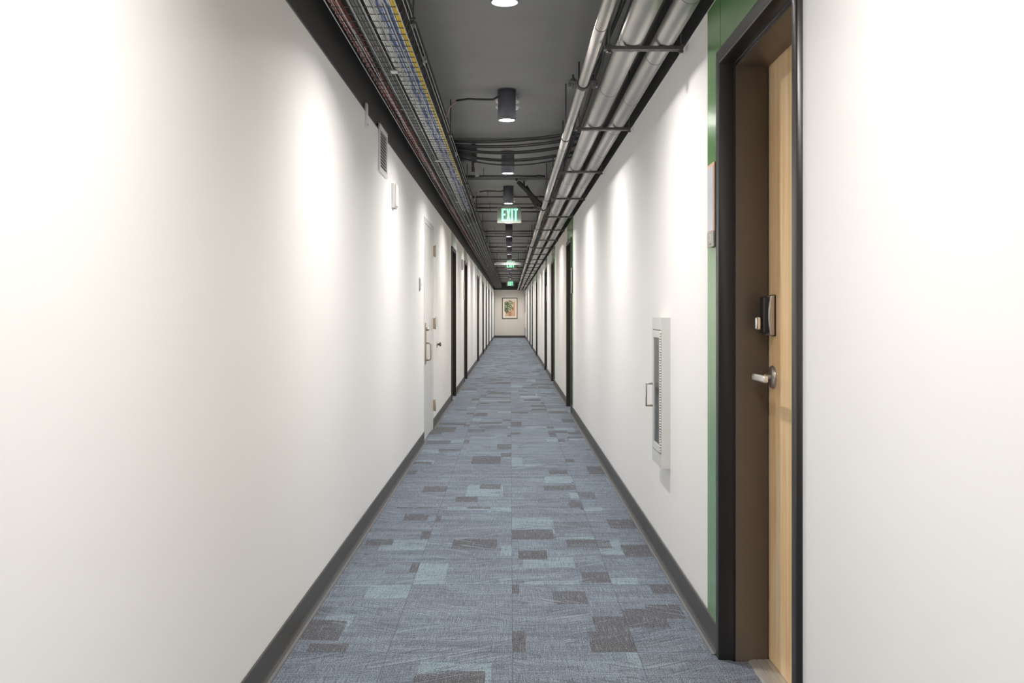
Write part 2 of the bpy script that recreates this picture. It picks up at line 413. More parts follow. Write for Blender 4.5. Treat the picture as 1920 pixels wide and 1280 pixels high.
# ------------------------------------------------------------------ doors
def sweep_frame(parent, name, m, prof, width, top, bevel=.0012):
    # local: y along the wall 0..width, x depth into the wall (positive), profile (w, v)
    b = MB(); n = len(prof); vs = []
    for (wd, v) in prof: vs += [(v, wd, 0), (v, wd, top-wd), (v, width-wd, top-wd), (v, width-wd, 0)]
    fs = []
    for i in range(n):
        j = (i+1) % n
        for k in range(3): fs.append((i*4+k, i*4+k+1, j*4+k+1, j*4+k))
    fs += [tuple(i*4 for i in range(n)), tuple(i*4+3 for i in range(n))[::-1]]
    b.add(vs, fs)
    return b.build(name, m, parent, bevel=bevel, seg=1)
PROF = [(0, .02), (0, -.014), (.004, -.016), (.046, -.016), (.05, -.012), (.05, .040), (.066, .040), (.066, .150), (.066, .158), (.050, .160), (.050, .215), (.03, .215), (.03, .02)]
def lever(parent, s=1):
    # lever handle: rosette on the leaf face at local x=0 pointing to -x, lever toward -y
    h = empty('lever_handle'); h.parent = parent
    MB().lathe([(.001, 0), (.041, 0), (.041, -.004), (.037, -.010), (.014, -.012), (.001, -.012)], axis='x', n=32).build('rosette', M['satin'], h)
    b = MB().tube([(-.008, 0, 0), (-.060, 0, 0)], .011, 14); b.build('spindle', M['chrome'], h)
    MB().box((-.074, -.15, -.011), (-.056, .013, .011)).build('lever', M['brushed'], h, bevel=.006, seg=3)
    return h
def hero_door():
    d = empty('door_1', (XR, RD[0], 0))
    struct(d, 'birch veneer door recessed in a black frame beside the green panel')
    sweep_frame(d, 'frame', M['frame'], PROF[:6]+PROF[6:7]+[(.066, .041), (.03, .041), (.03, .02)], FW, DT)
    sweep_frame(d, 'jamb_lining', M['jamb'], [(.0655, .0412), (.0655, .157), (.050, .160), (.050, .215), (.03, .215), (.03, .0412)], FW, DT)
    leaf = MB().box((.161, .053, .012), (.206, FW-.053, DT-.055)).build('leaf', M['wood'], d, bevel=.001, seg=1)
    # threshold
    b = MB(); pr = [(.085, 0), (.092, .006), (.110, .010), (.112, .0085), (.118, .0085), (.120, .0105), (.136, .0105), (.138, .0085), (.142, .0085), (.144, .0105), (.20, .0105), (.206, 0)]
    n = len(pr); b.add([(x, y, z) for y in (.051, FW-.067) for (x, z) in pr], [(i, i+1, n+i+1, n+i) for i in range(n-1)]+[tuple(range(n)), tuple(range(2*n-1, n-1, -1)), (0, n, 2*n-1, n-1)])
    b.build('threshold', M['alu'], d)
    ly = FW-.053-.072
    h = lever(d); h.location = (.161, ly, 1.017)
    # electronic lock: dark base, curved satin cover, thumb piece
    k = empty('lock_reader', (.161, ly, 1.232)); k.parent = d
    MB().box((-.005, -.034, -.072), (0, .034, .072)).build('lock_base', M['black'], k, bevel=.005, seg=3)
    b = MB(); prf = []
    for i in range(13):
        t = i/12; z = -.069+.138*t; prf.append((z, .012+.014*math.sin(PI*(.12+.76*t))))
    vs = []; nn = 9
    for (z, dd) in prf:
        for j in range(nn):
            u = -1+2*j/(nn-1); vs.append((-.004-dd*(1-.25*u**4), .033*u, z))
        vs.append((-.004, .033, z)); vs.append((-.004, -.033, z))
    q = nn+2; fs = []
    for i in range(len(prf)-1):
        for j in range(q): fs.append((i*q+j, i*q+(j+1) % q, (i+1)*q+(j+1) % q, (i+1)*q+j))
    fs += [tuple(range(q)), tuple((len(prf)-1)*q+j for j in range(q))[::-1]]
    b.add(vs, fs); b.build('lock_cover', M['satin'], k, bevel=.002)
    MB().box((-.042, -.028, -.064), (-.022, .028, .066)).build('keypad_face', M['black'], k, bevel=.007, seg=3)
    b = MB().box((-.066, -.013, -.050), (-.044, .013, -.004)).build('thumb_turn', M['chrome'], k, bevel=.006, seg=3)
    b = MB().tube([(-.03, 0, -.03), (-.05, 0, -.03)], .009, 12).build('thumb_spindle', M['black'], k)
    MB().box((-.0025, -.03, -.05), (0, .03, .05))
    # strike
    MB().box((.155, FW-.0515, .96), (.158, FW-.0495, 1.08)).build('strike_plate', M['satin'], d)
    return d
hero_door()
def plain_door(side, idx, y, label):
    if side == 'r': d = empty('door_%d' % idx, (XR, y, 0))
    else: d = empty('door_%d' % idx, (XL, y+FW, 0), PI)
    struct(d, label)
    sweep_frame(d, 'frame', M['frame'], PROF, FW, DT, 0)
    MB().box((.161, .053, .012), (.206, FW-.053, DT-.055)).build('leaf', M['wood'], d)
    flip = side == 'r'
    h = empty('lever_handle', (.161, .125 if flip else FW-.125, 1.017)); h.parent = d
    s = 1 if flip else -1
    MB().lathe([(.001, 0), (.041, 0), (.037, -.010), (.001, -.012)], axis='x', n=16).build('rosette', M['satin'], h)
    b = MB().tube([(-.008, 0, 0), (-.052, 0, 0)], .011, 8); b.tube([(-.052, -.01*s, 0), (-.055, .10*s, 0)], .0105, 8); b.build('lever', M['chrome'], h)
    MB().box((-.03, -.03, .145), (0, .03, .285)).build('lock_reader', M['satin'], h, bevel=.006)
for i, y in enumerate(RD[1:]): plain_door('r', 2+i, y, 'black framed door, %s beyond the extinguisher cabinet' % ORD[i])
for i, y in enumerate(LD): plain_door('l', 10+i, y, 'black framed door, %s past the white steel door' % ORD[i])
# white steel door
d = empty('door_18', (XL, WD[1], 0), PI); W = WD[1]-WD[0]
struct(d, 'white painted steel door with pull handle under the cable tray')
sweep_frame(d, 'frame', M['whitedoor'], [(0, .02), (0, -.006), (.048, -.006), (.048, .06), (.02, .06), (.02, .02)], W, 2.17)
MB().box((.001, .052, .010), (.046, W-.052, 2.118)).build('leaf', M['whitedoor'], d, bevel=.001, seg=1)
for z in (1.90, 1.13, .26):   # hinges at the far edge (local y near 0)
    hg = MB().box((-.028, .040, z-.058), (-.0062, .050, z+.058))
    hg.tube([(-.030, .046, z-.062), (-.030, .046, z+.062)], .007, 8)
    hg.build('hinge', M['tan'], d)
yl = W-.052
MB().box((-.012, yl-.115, .745), (.0005, yl-.012, 1.145)).build('pull_plate', M['tan'], d, bevel=.002)
b = MB(); yy = yl-.085
b.tube([(-.010, yy, .785), (-.045, yy, .785), (-.058, yy, .800), (-.058, yy, .935), (-.045, yy, .950), (-.010, yy, .950)], .0075, 10).build('pull_handle', M['tan'], d)
MB().lathe([(.001, 0), (.017, 0), (.017, -.03), (.001, -.032)], c=(-.012, yl-.06, 1.085), axis='x', n=16).build('lock_cylinder', M['satin'], d)

# ------------------------------------------------------------------ room signs
def txt(s, size, name, m, parent, loc, rot, sx=1):
    cu = bpy.data.curves.new(name, 'FONT'); cu.body = s; cu.size = size; cu.extrude = .0006; cu.align_x = 'CENTER'; cu.align_y = 'CENTER'; cu.offset = size*.02
    o = bpy.data.objects.new(name+'_tmp', cu); C.objects.link(o)
    dg = bpy.context.evaluated_depsgraph_get(); me = bpy.data.meshes.new_from_object(o.evaluated_get(dg)); bpy.data.objects.remove(o)
    o = bpy.data.objects.new(name, me); C.objects.link(o); me.materials.clear(); me.materials.append(m)
    o.parent = parent; o.location = loc; o.rotation_euler = rot; o.scale = (sx, 1, 1); return o
def room_sign(x, y, sgn, label, detail=True):
    # sgn = direction into corridor along x ; y is the near edge
    r = empty('room_sign', (x, y, 1.49)); tag(r, label, 'sign', 'room signs beside the doors')
    s = sgn
    def bx(x0, x1, y0, y1, z0, z1, n, m, bv=0): 
        a, c = sorted((s*x0, s*x1)); return MB().box((a, y0, z0), (c, y1, z1)).build(n, m, r, bevel=bv, seg=1)
    W_ = .118
    bx(0, .008, 0, W_, .0, .306, 'backing', M['olive'])
    bx(.008, .011, .0, W_, .053, .306, 'border', M['orange'])
    bx(.011, .0125, .012, W_-.006, .056, .292, 'memo_sheet', M['sheet'])
    bx(.008, .013, .004, W_, -.004, .052, 'number_plate', M['plate'])
    if detail:
        txt('215', .034, 'room_number', M['white'], r, (s*.0135, W_/2, .030), (PI/2, 0, -PI/2), .9)
        bx(.013, .0138, W_/2-.008, W_/2+.008, .004, .009, 'icon', M['base'])
    return r
room_sign(XR-.003, 3.672, -1, 'white memo board over a grey number plate on the green panel by the wooden door')
room_sign(XR-.003, 12.2, -1, 'memo board with number plate just before the first black door past the extinguisher cabinet', False)
room_sign(XR-.003, 20.75, -1, 'tiny memo board before the third black door past the extinguisher cabinet', False)
room_sign(XL, 17.76, 1, 'memo board before the second black door past the white door', False)

# ------------------------------------------------------------------ extinguisher cabinet
cb = empty('extinguisher_cabinet', (XR, CAB[0], CAB[2])); tag(cb, 'grey white enamel fire extinguisher cabinet with glazed door, half set in the wall', 'cabinet')
cw, chh = CAB[1]-CAB[0], CAB[3]-CAB[2]
b = MB(); F = .014
b.box((.13, .004, .004), (.15, cw-.004, chh-.004))             # back
b.box((-.043, -F, -F), (0, .003, chh+F)); b.box((-.043, cw-.003, -F), (0, cw+F, chh+F))
b.box((-.043, .003, -F), (0, cw-.003, .05)); b.box((-.043, .003, chh-.045), (0, cw-.003, chh+F))
b.box((.0, .001, .001), (.13, .004, chh-.001)); b.box((.0, cw-.004, .001), (.13, cw-.001, chh-.001))
b.box((.0, .004, .001), (.13, cw-.004, .004)); b.box((.0, .004, chh-.004), (.13, cw-.004, chh-.001))
b.build('body', M['cabinet'], cb)
dr = empty('door', (0, 0, 0)); dr.parent = cb
b = MB(); z0, z1 = .054, chh-.049; st = .045
b.box((-.046, .002, z0), (-.034, st, z1)); b.box((-.046, cw-st, z0), (-.034, cw, z1)); b.box((-.046, st, z0), (-.034, cw-st, z0+.035)); b.box((-.046, st, z1-.035), (-.034, cw-st, z1))
b.build('door_frame', M['cabinet'], dr, bevel=.001, seg=1)
MB().box((-.042, st-.004, z0+.031), (-.039, cw-st+.004, z1-.031)).build('glass', M['glass'], dr)
b = MB()
for k in range(46):
    zz = z0+.004+k*(z1-z0-.008)/46; b.tube([(-.046, -.004, zz), (-.046, -.004, zz+.0105)], .0042, 8)
b.build('piano_hinge', M['alu'], dr)
b = MB(); yy = cw-.022
b.tube([(-.046, yy, .262), (-.078, yy, .262), (-.078, yy, .372), (-.046, yy, .372)], .0055, 10); b.build('pull_handle', M['satin'], dr)
# extinguisher standing inside
ex = empty('fire_extinguisher', (XR+.060, CAB[0]+cw/2, CAB[2]+.0065)); tag(ex, 'pale metal fire extinguisher standing inside the glazed wall cabinet', 'extinguisher')
MB().lathe([(.001, 0), (.056, 0), (.060, .01), (.060, .33), (.052, .37), (.03, .395), (.018, .40), (.018, .43), (.001, .43)], n=28).build('cylinder', M['white'], ex)
b = MB().tube([(0, 0, .425), (0, 0, .45)], .016, 12); b.box((-.012, -.02, .445), (.012, .09, .455)); b.box((-.012, -.02, .470), (.012, .10, .478)); b.build('valve_handle', M['satin'], ex)
MB().tube([(0, -.015, .44), (-.02, -.055, .45), (-.05, -.075, .40), (-.055, -.07, .30), (-.055, -.065, .16)], .008, 8).build('hose', M['black'], ex)
MB().box((-.0615, -.03, .14), (-.0595, .03, .26)).build('label_sheet', M['sheet'], ex)

# ------------------------------------------------------------------ fittings on the tray side wall
b0 = empty('wall_bracket', (XL, 5.72, 2.305)); tag(b0, 'slim white vertical bracket at the top of the wall before the vent grille', 'bracket')
MB().box((0, 0, 0), (.012, .05, .135)).build('strip', M['white'], b0, bevel=.002)
MB().box((.0, .05, .065), (.008, .075, .08)).build('ear', M['white'], b0)
MB().lathe([(.001, 0), (.006, 0), (.005, .004), (.001, .005)], c=(.012, .025, .015), axis='x', n=10).build('screw', M['satin'], b0)
g = empty('vent_grille', (XL, 6.29, 2.135)); tag(g, 'white louvred vent grille high on the wall beneath the cable tray', 'vent')
b = MB(); gw, gh = .40, .30
b.box((0, 0, 0), (.012, .028, gh)); b.box((0, gw-.028, 0), (.012, gw, gh)); b.box((0, .028, 0), (.012, gw-.028, .028)); b.box((0, .028, gh-.028), (.012, gw-.028, gh))
b.build('grille_border', M['white'], g, bevel=.002)
MB().box((.0005, .02, .02), (.002, gw-.02, gh-.02)).build('backing', M['base'], g)
for k in range(12):
    z = .030+k*.0203; rot = Matrix.Rotation(math.radians(-38), 3, 'Y')
    MB().box((-.001, 0, 0), (.001, gw-.05, .0145), rot, (.009, .025, z)).build('slat', M['white'], g)
def horn(y, label):
    h = empty('alarm_strobe', (XL, y, 1.975)); tag(h, label, 'alarm')
    MB().box((0, 0, .004), (.022, .115, .175)).build('back_box', M['white'], h, bevel=.006, seg=3)
    MB().box((.022, .008, .012), (.038, .107, .168)).build('cover', M['white'], h, bevel=.008, seg=3)
    MB().lathe([(.001, 0), (.014, 0), (.012, -.01), (.001, -.012)], c=(.02, .0575, .006), n=12).build('strobe_lens', M['exitp'], h)
horn(7.0, 'white rounded alarm unit on the wall between vent grille and white door')
horn(16.9, 'small white alarm unit on the wall between the first two black doors')
k = empty('card_reader', (XL, 9.10, 1.44)); tag(k, 'small card reader with grey surround just before the white steel door', 'card reader')
MB().box((0, 0, 0), (.004, .085, .125)).build('surround', M['plate'], k, bevel=.0015)
MB().box((.004, .012, .012), (.016, .073, .113)).build('reader_face', M['white'], k, bevel=.004)
MB().box((.016, .045, .045), (.0168, .065, .075)).build('reader_lamp', M['plate'], k)
k = empty('light_switch', (XL, 11.25, 1.09)); tag(k, 'white switch plate between the white steel door and the first black door', 'switch')
MB().box((0, 0, 0), (.006, .08, .13)).build('plate', M['white'], k, bevel=.002)
MB().box((.006, .025, .03), (.012, .055, .10)).build('rocker', M['white'], k, bevel=.002)
k = empty('door_holder', (XL, 11.3, .89)); tag(k, 'grey round door holder on the wall beyond the white steel door', 'door holder')
MB().lathe([(.001, 0), (.035, 0), (.035, .006), (.012, .008), (.012, .035), (.001, .035)], axis='x', n=18).build('wall_plate', M['satin'], k)
MB().lathe([(.001, .03), (.02, .03), (.023, .036), (.023, .048), (.001, .05)], axis='x', n=18).build('rubber_pad', M['steel'], k)

# ------------------------------------------------------------------ framed print on the end wall
f = empty('framed_print', (-.03, FAR, 1.49)); tag(f, 'dark framed print of green leaves and terracotta shapes on the end wall', 'picture')
def fb(x0, x1, z0, z1, y0, y1): return MB().box((x0, FAR*0-y1, z0), (x1, -y0, z1))
hw, hh = .385, .525
b = MB()
for (x0, x1, z0, z1) in ((-hw, -hw+.03, -hh, hh), (hw-.03, hw, -hh, hh), (-hw+.03, hw-.03, -hh, -hh+.03), (-hw+.03, hw-.03, hh-.03, hh)): b.box((x0, -.03, z0), (x1, -.001, z1))
b.build('picture_frame', mat('print_frame', srgb(62,50,40)), f)
def artm(n, r_, g_, b_): return mat(n, srgb(r_, g_, b_), rough=.6)
MB().box((-hw+.03, -.012, -hh+.03), (hw-.03, -.002, hh-.03)).build('mat_board', artm('mat_board', 235, 226, 210), f)
art = MB().box((-.275, -.014, -.40), (.275, -.012, .41)).build('print', [artm('print_ground', 226, 208, 188), artm('leaf_green', 70, 92, 58), artm('leaf_sage', 104, 124, 86), artm('terracotta', 205, 166, 136), artm('clay', 180, 132, 100), artm('ink', 60, 50, 42), artm('mist', 214, 222, 190)], f)
ab = MB()
def poly(pts, mi, dz):
    ab.cur = mi; n = len(pts); yv = -.0142-dz
    ab.add([(x, yv, z) for x, z in pts]+[(x, -.012, z) for x, z in pts], [tuple(range(n))]+[(i, (i+1) % n, n+(i+1) % n, n+i) for i in range(n)])
def arch(cx, z0, wd, ht, mi, dz):
    poly([(cx-wd, z0)]+[(cx-wd*math.cos(PI*t/10), z0+ht-wd+wd*math.sin(PI*t/10)) for t in range(11)]+[(cx+wd, z0)], mi, dz)
poly([(.10, -.02), (.18, .28), (.26, .38), (.275, .38), (.275, -.40), (.10, -.40)], 3, .0002)
arch(.03, -.40, .19, .33, 3, .0004); arch(.01, -.40, .07, .24, 4, .0008); arch(.18, -.40, .07, .20, 3, .0006)
poly([(-.26, -.40), (-.10, -.40), (-.06, -.22), (-.22, -.34)], 3, .0005)
poly([(.14, -.10), (.17, -.10), (.175, .02), (.15, .06), (.13, .0)], 5, .0009)
def frond(cx, cz, ang, ln, mi, k0):
    for q in range(5):
        t = (q+1)/6; px, pz = cx+math.cos(ang)*ln*t, cz+math.sin(ang)*ln*t
        for s in (-1, 1):
            a = ang+s*.95; l2 = ln*.42*(1-.5*t)
            ex_, ez = px+math.cos(a)*l2, pz+math.sin(a)*l2; nx, nz = -math.sin(a)*.03, math.cos(a)*.03
            P = [(px, pz), ((px+ex_)/2+nx, (pz+ez)/2+nz), (ex_, ez), ((px+ex_)/2-nx, (pz+ez)/2-nz)]
            P = [(max(-.272, min(.272, x)), max(-.395, min(.405, z))) for x, z in P]
            poly(P, mi, .001+k0*.0003)
frond(-.18, .40, -1.6, .42, 1, 0); frond(-.26, .34, -.75, .34, 1, 1); frond(-.14, .36, -.35, .34, 2, 2); frond(-.22, .20, -1.35, .42, 1, 3); frond(-.20, .12, -.6, .34, 2, 4); frond(-.27, .05, -1.1, .34, 1, 5); frond(-.05, .22, -1.0, .3, 2, 6)
ab.build('leaf_shapes', list(art.data.materials), f)
k = empty('sensor_plate', (0.0, FAR, 2.12)); tag(k, 'tiny square white plate on the end wall above the framed print', 'sensor')
MB().box((-.045, -.012, 0), (.045, 0, .09)).build('plate', M['white'], k, bevel=.003)
MB().box((-.02, -.018, .025), (.02, -.012, .065)).build('sensor_face', M['plate'], k)

# ------------------------------------------------------------------ downlights
def lamp():
    r = empty('ceiling_downlight', (0, 0, CZ))
    R_, H = .0625, .215
    b = MB().lathe([(.052, -H+.02), (.056, -H), (R_, -H), (R_, 0), (.0001, 0)], n=32)
    b.build('housing', M['lampbody'], r)
    MB().lathe([(.0001, -H+.006), (.0545, -H+.006), (.0545, -H+.016), (.0001, -H+.016)], n=32).build('lens', M['lens'], r)
    ld = bpy.data.lights.new('downlight_beam', 'AREA'); ld.shape = 'DISK'; ld.size = .10; ld.energy = BEAM; ld.spread = math.radians(BEAM_SPREAD); ld.color = (1, .965, .925)
    lo = bpy.data.objects.new('downlight_beam', ld); C.objects.link(lo); lo.parent = r; lo.location = (0, 0, -H+.001)
    MB().lathe([(.0675, -.004), (.0675, 0), (.0001, 0)], n=24).build('canopy_ring', M['lampbody'], r)
    return r
proto = lamp()
for i in range(-3, 18):
    o = proto if i == -3 else copy_tree(proto)
    o.location = (-.025, LAMP_D0+LAMP_STEP*i, CZ)
    if i < 0: tag(o, 'black cylinder downlight on the ceiling behind the viewpoint', 'ceiling lamp', 'cylinder downlights behind the viewpoint')
    else: tag(o, 'lit black cylinder downlight, %s in the row from the near end' % ORD[i], 'ceiling lamp', 'cylinder downlights along the ceiling')
# smoke detectors
def detector(x, y, label):
    r = empty('smoke_detector', (x, y, CZ)); tag(r, label, 'detector')
    MB().lathe([(.0001, -.055), (.080, -.055), (.085, -.050), (.085, -.018), (.05, -.016), (.05, 0), (.0001, 0)], n=28).build('base', M['white'], r)
    MB().lathe([(.0001, -.108), (.05, -.108), (.075, -.100), (.085, -.088), (.085, -.082), (.05, -.076), (.045, -.055), (.0001, -.055)], n=28).build('sensing_head', M['white'], r)
detector(-.02, 7.15, 'white round smoke detector behind the second downlight')
detector(-.015, 13.1, 'white round smoke detector above the big EXIT sign')
detector(.16, 33.0, 'tiny white smoke detector far down the ceiling')

# ------------------------------------------------------------------ exit signs
def exit_sign():
    r = empty('exit_sign', (0, 0, 0))
    MB().box((-.095, -.022, .006), (.095, .022, .04)).build('canopy', M['exitp'], r, bevel=.003)
    st = MB().tube([(0, 0, .038), (0, 0, .215)], .008, 8).build('stem', M['exitp'], r)
    b = MB().box((-.1525, -.011, -.19), (.1525, .011, .006)).build('housing', M['exitp'], r, bevel=.004)
    b = MB().box((-.128, -.0125, -.172), (.128, -.0105, -.006)); b.box((-.128, .0105, -.172), (.128, .0125, -.006)); b.build('sign_face', M['exitb'], r)
    L = MB(); z0, z1 = -.166, -.008; y0, y1 = -.0155, -.0125; t = .021
    def stroke(xa, za, xb, zb, wd=t):
        dx, dz = xb-xa, zb-za; l = math.hypot(dx, dz); nx, nz = -dz/l*wd/2, dx/l*wd/2
        P = [(xa+nx, za+nz), (xb+nx, zb+nz), (xb-nx, zb-nz), (xa-nx, za-nz)]
        L.add([(x, y0, z) for x, z in P]+[(x, y1, z) for x, z in P], [(0,1,2,3),(7,6,5,4),(0,4,5,1),(1,5,6,2),(2,6,7,3),(3,7,4,0)])
    x = -.096
    stroke(x+t/2, z0, x+t/2, z1)
    for z, wl in ((z1-t/2, .052), (-.084, .050), (z0+t/2, .052)): stroke(x+t, z, x+wl, z)
    x = -.035
    stroke(x+.008, z0, x+.042, z1, .019); stroke(x+.042, z0, x+.008, z1, .019)
    x = .028
    stroke(x+t/2-.003, z0, x+t/2-.003, z1)
    x = .055
    stroke(x, z1-t/2, x+.054, z1-t/2); stroke(x+.027, z0, x+.027, z1-t)
    L.build('exit_lettering', M['exitg'], r)
    return r
e0 = exit_sign(); e0.location = (-.015, 12.72, 2.573)
tag(e0, 'large lit green EXIT sign, first along the corridor', 'exit sign', 'lit exit signs on the ceiling')
e1 = copy_tree(e0); e1.location = (.0, 26.6, 2.62); tag(e1, 'green EXIT sign partly hidden behind the white batten', 'exit sign')
e2 = copy_tree(e0); e2.location = (-.005, 41.2, 2.545); tag(e2, 'tiny green EXIT sign close to the end wall', 'exit sign')
for o in (e1, e2):
    for ch in o.children:
        if ch.name.startswith('stem'): ch.scale = (1, 1, (CZ-o.location.z-.0)/.215)
for ch in e0.children:
    if ch.name.startswith('stem'): ch.scale = (1, 1, (CZ-e0.location.z)/.215)
# white batten
k = empty('ceiling_batten', (-.07, 25.8, 2.53)); tag(k, 'white horizontal batten fixture hanging across the corridor before the second EXIT sign', 'fixture')
MB().box((-.345, -.05, -.045), (.345, .05, .0)).build('diffuser', M['white'], k, bevel=.01)
MB().box((-.31, -.04, 0), (.31, .04, .025)).build('housing', M['white'], k, bevel=.004)
for x in (-.27, .27): MB().tube([(x, 0, .02), (x, 0, CZ-2.53)], .005, 6).build('hanging_rod', M['steel'], k)

# ------------------------------------------------------------------ pipes of the right side
PA, PB, PT = (.528, 2.4405, .0525), (.672, 2.4335, .0455), (.376, 2.43, .0255)
def pipe(p, name, label, m, seams, off=0, seamr=.0007, sw=.006):
    r = empty(name, (p[0], NEAR, p[1])); tag(r, label, 'pipe')
    L_ = FAR-.15-NEAR
    MB().tube([(0, 0, 0), (0, L_, 0)], p[2], 40).build('pipe_jacket' if m is M['jacket'] else 'pipe_run', m, r)
    s0 = None; y = off-NEAR
    while y < L_-.05:
        if s0 is None:
            s0 = MB().tube([(0, -sw/2, 0), (0, sw/2, 0)], p[2]+seamr, 40, smooth=True).build('joint_band', M['seam'], r); o = s0
        else: o = s0.copy(); C.objects.link(o); o.parent = r
        o.location = (0, y, 0); y += seams
    return r
pipe(PA, 'insulated_pipe', 'thick silver insulated pipe between the slim pipe and its slimmer insulated twin', M['jacket'], .914, .75, .0012, .004)
pipe(PB, 'insulated_pipe', 'silver insulated pipe closest to the black wall band', M['jacket'], .914, .98, .0012, .004)
pipe(PT, 'sprinkler_pipe', 'slim bare silver pipe running below the clamps', M['galv'], 3.05, 1.1, .0018, .006)
# trapeze hangers
def trapeze():
    r = empty('pipe_hanger', (0, 0, 0))
    b = MB(); x0, x1 = .405, .742
    b.box((x0, -.0205, 0), (x1, .0205, .003)); b.box((x0, -.0205, .003), (x1, -.0175, .0150)); b.box((x0, .0175, .003), (x1, .0205, .0150))
    b.cur = 1
    for k in range(6): b.box((x0+.03+k*.052, -.007, -.0006), (x0+.06+k*.052, .007, .0002))
    b.build('strut_channel', [M['strut'], M['black']], r)
    for x in (.425, .735):
        rd = MB().tube([(x, 0, -.012), (x, 0, CZ-2.372)], .0048, 8).build('threaded_rod', M['steel'], r)
        MB().lathe([(.011, -.0105), (.011, -.001)], c=(x, 0, 0), n=6, smooth=False).build('nut', M['strut'], rd)
        MB().lathe([(.011, .0155), (.011, .025)], c=(x, 0, 0), n=6, smooth=False).build('nut', M['strut'], rd)
    return r
t0 = trapeze()
ds = [4.32+1.89*i for i in range(-1, 25)]
for i, y in enumerate(ds):
    o = t0 if i == 0 else copy_tree(t0); o.location = (0, y, 2.372)
    if i == 0: tag(o, 'black slotted pipe hanger overhead, out of view before the green panel', 'pipe hanger', 'slotted hangers under the insulated pipes')
    else: tag(o, 'black slotted strut hanger under both insulated pipes, %s from the near end' % ORD[i-1], 'pipe hanger', 'slotted hangers under the insulated pipes')
# clamps of the slim pipe
def clamp():
    r = empty('pipe_clamp', (0, 0, 0))
    x, R_ = PT[0], PT[2]
    pts = [(x+(R_+.0095)*math.sin(a), 0, (R_+.0095)*-math.cos(a)) for a in [(-100+k*20)*PI/180 for k in range(11)]]
    b = MB().tube(pts, .0085, 10); b.build('saddle', M['steel'], r)
    for sg in (-1, 1):
        b = MB().box((x+sg*.052-.022, -.020, -.004), (x+sg*.052+.022, .020, .010)).box((x+sg*.068-.007, -.016, -.024), (x+sg*.068+.007, .016, -.004)); b.build('clamp_ear', M['steel'], r, bevel=.002)
        bo = MB().tube([(x+sg*.052, 0, -.030), (x+sg*.052, 0, .042)], .005, 8).build('bolt', M['strut'], r)
        MB().lathe([(.012, .011), (.012, .022)], c=(x+sg*.052, 0, 0), n=6, smooth=False).build('nut', M['steel'], bo)
    return r
c0 = clamp()
for i, y in enumerate((5.18, 11.3, 17.7, 23.4, 29.5, 35.6, 41.7)):
    o = c0 if i == 0 else copy_tree(c0); o.location = (0, y, PT[1])
    tag(o, 'black clamp holding the slim silver pipe, %s from the near end' % ORD[i], 'pipe clamp', 'clamps on the slim silver pipe')
def clevis():
    r = empty('clevis_hanger', (0, 0, 0)); x, R_ = PT[0], PT[2]
    pts = [(x+(R_+.004)*math.sin(a), 0, (R_+.004)*-math.cos(a)) for a in [k*22.5*PI/180 for k in range(17)]]
    MB().tube(pts, .003, 6).build('ring', M['steel'], r)
    MB().tube([(x, 0, R_+.006), (x, 0, CZ-PT[1])], .0045, 8).build('threaded_rod', M['steel'], r)
    MB().lathe([(.010, R_+.012), (.010, R_+.022)], c=(x, 0, 0), n=6, smooth=False).build('nut', M['steel'], r)
    return r
v0 = clevis()
for i in range(13):
    o = v0 if i == 0 else copy_tree(v0); o.location = (0, 6.8+3.6*i, PT[1])
    tag(o, 'thin black rod and ring carrying the slim silver pipe, %s from the near end' % ORD[i], 'pipe hanger', 'rod hangers of the slim pipe')
# sway brace near the second clamp
def brace(a, c, label):
    r = empty('sway_brace', a); tag(r, label, 'brace')
    A, Cc = Vector((0,0,0)), Vector(c)-Vector(a); dr_ = Cc.normalized()
    q = dr_.to_track_quat('Z', 'Y').to_matrix()
    MB().box((-.02, -.02, .03), (.02, -.015, Cc.length), q).box((-.02, -.015, .03), (-.015, .02, Cc.length), q).box((.015, -.015, .03), (.02, .02, Cc.length), q).build('channel', M['strut'], r)
    MB().box((-.04, -.03, CZ-a[2]-.006), (.04, .03, CZ-a[2])).box((-.012, -.012, -.012), (.012, .012, CZ-a[2]-.006)).build('ceiling_foot', M['steel'], r)
brace((.07, 11.5, 2.765), (.352, 11.34, 2.46), 'black diagonal brace from ceiling to the slim pipe before the big EXIT sign')
brace((.16, 11.75, 2.745), (.325, 11.5, 2.44), 'shorter black diagonal brace below the first beside the slim pipe')

# conduits crossing the ceiling
CY = [(10.75, 2.705, .014, .36), (12.7, 2.71, .013, .42), (14.0, 2.71, .012, .36), (14.6, 2.715, .010, .44), (18.0, 2.71, .012, .40), (19.2, 2.71, .012, .42), (22.3, 2.71, .014, .40), (24.3, 2.71, .012, .40), (27.4, 2.71, .014, .40), (32.3, 2.71, .014, .42), (34.9, 2.71, .014, .42), (38.0, 2.71, .014, .42), (40.1, 2.71, .014, .42), (42.6, 2.71, .014, .42), (46.0, 2.71, .014, .42)]
for i, (y, z, r_, xe) in enumerate(CY):
    r = empty('ceiling_conduit', (0, y, z)); tag(r, 'dark steel conduit crossing the ceiling, %s from the near end' % ORD[i], 'conduit', 'dark conduits crossing the ceiling')
    MB().tube([(-.499, 0, 0), (xe-.05, 0, 0)], r_, 10).build('conduit_run', M['steel'], r)
    MB().tube([(xe-.055, 0, 0), (xe-.02, 0, 0), (xe, .02, 0), (xe, .09, 0)], r_*1.2, 10).build('elbow', M['steel'], r)
    MB().tube([(xe-.075, 0, 0), (xe-.045, 0, 0)], r_*1.4, 10).build('coupling', M['steel'], r)
    MB().box((-.290, -.003, r_*.7), (-.284, .003, CZ-z)).build('pipe_strap', M['steel'], r)
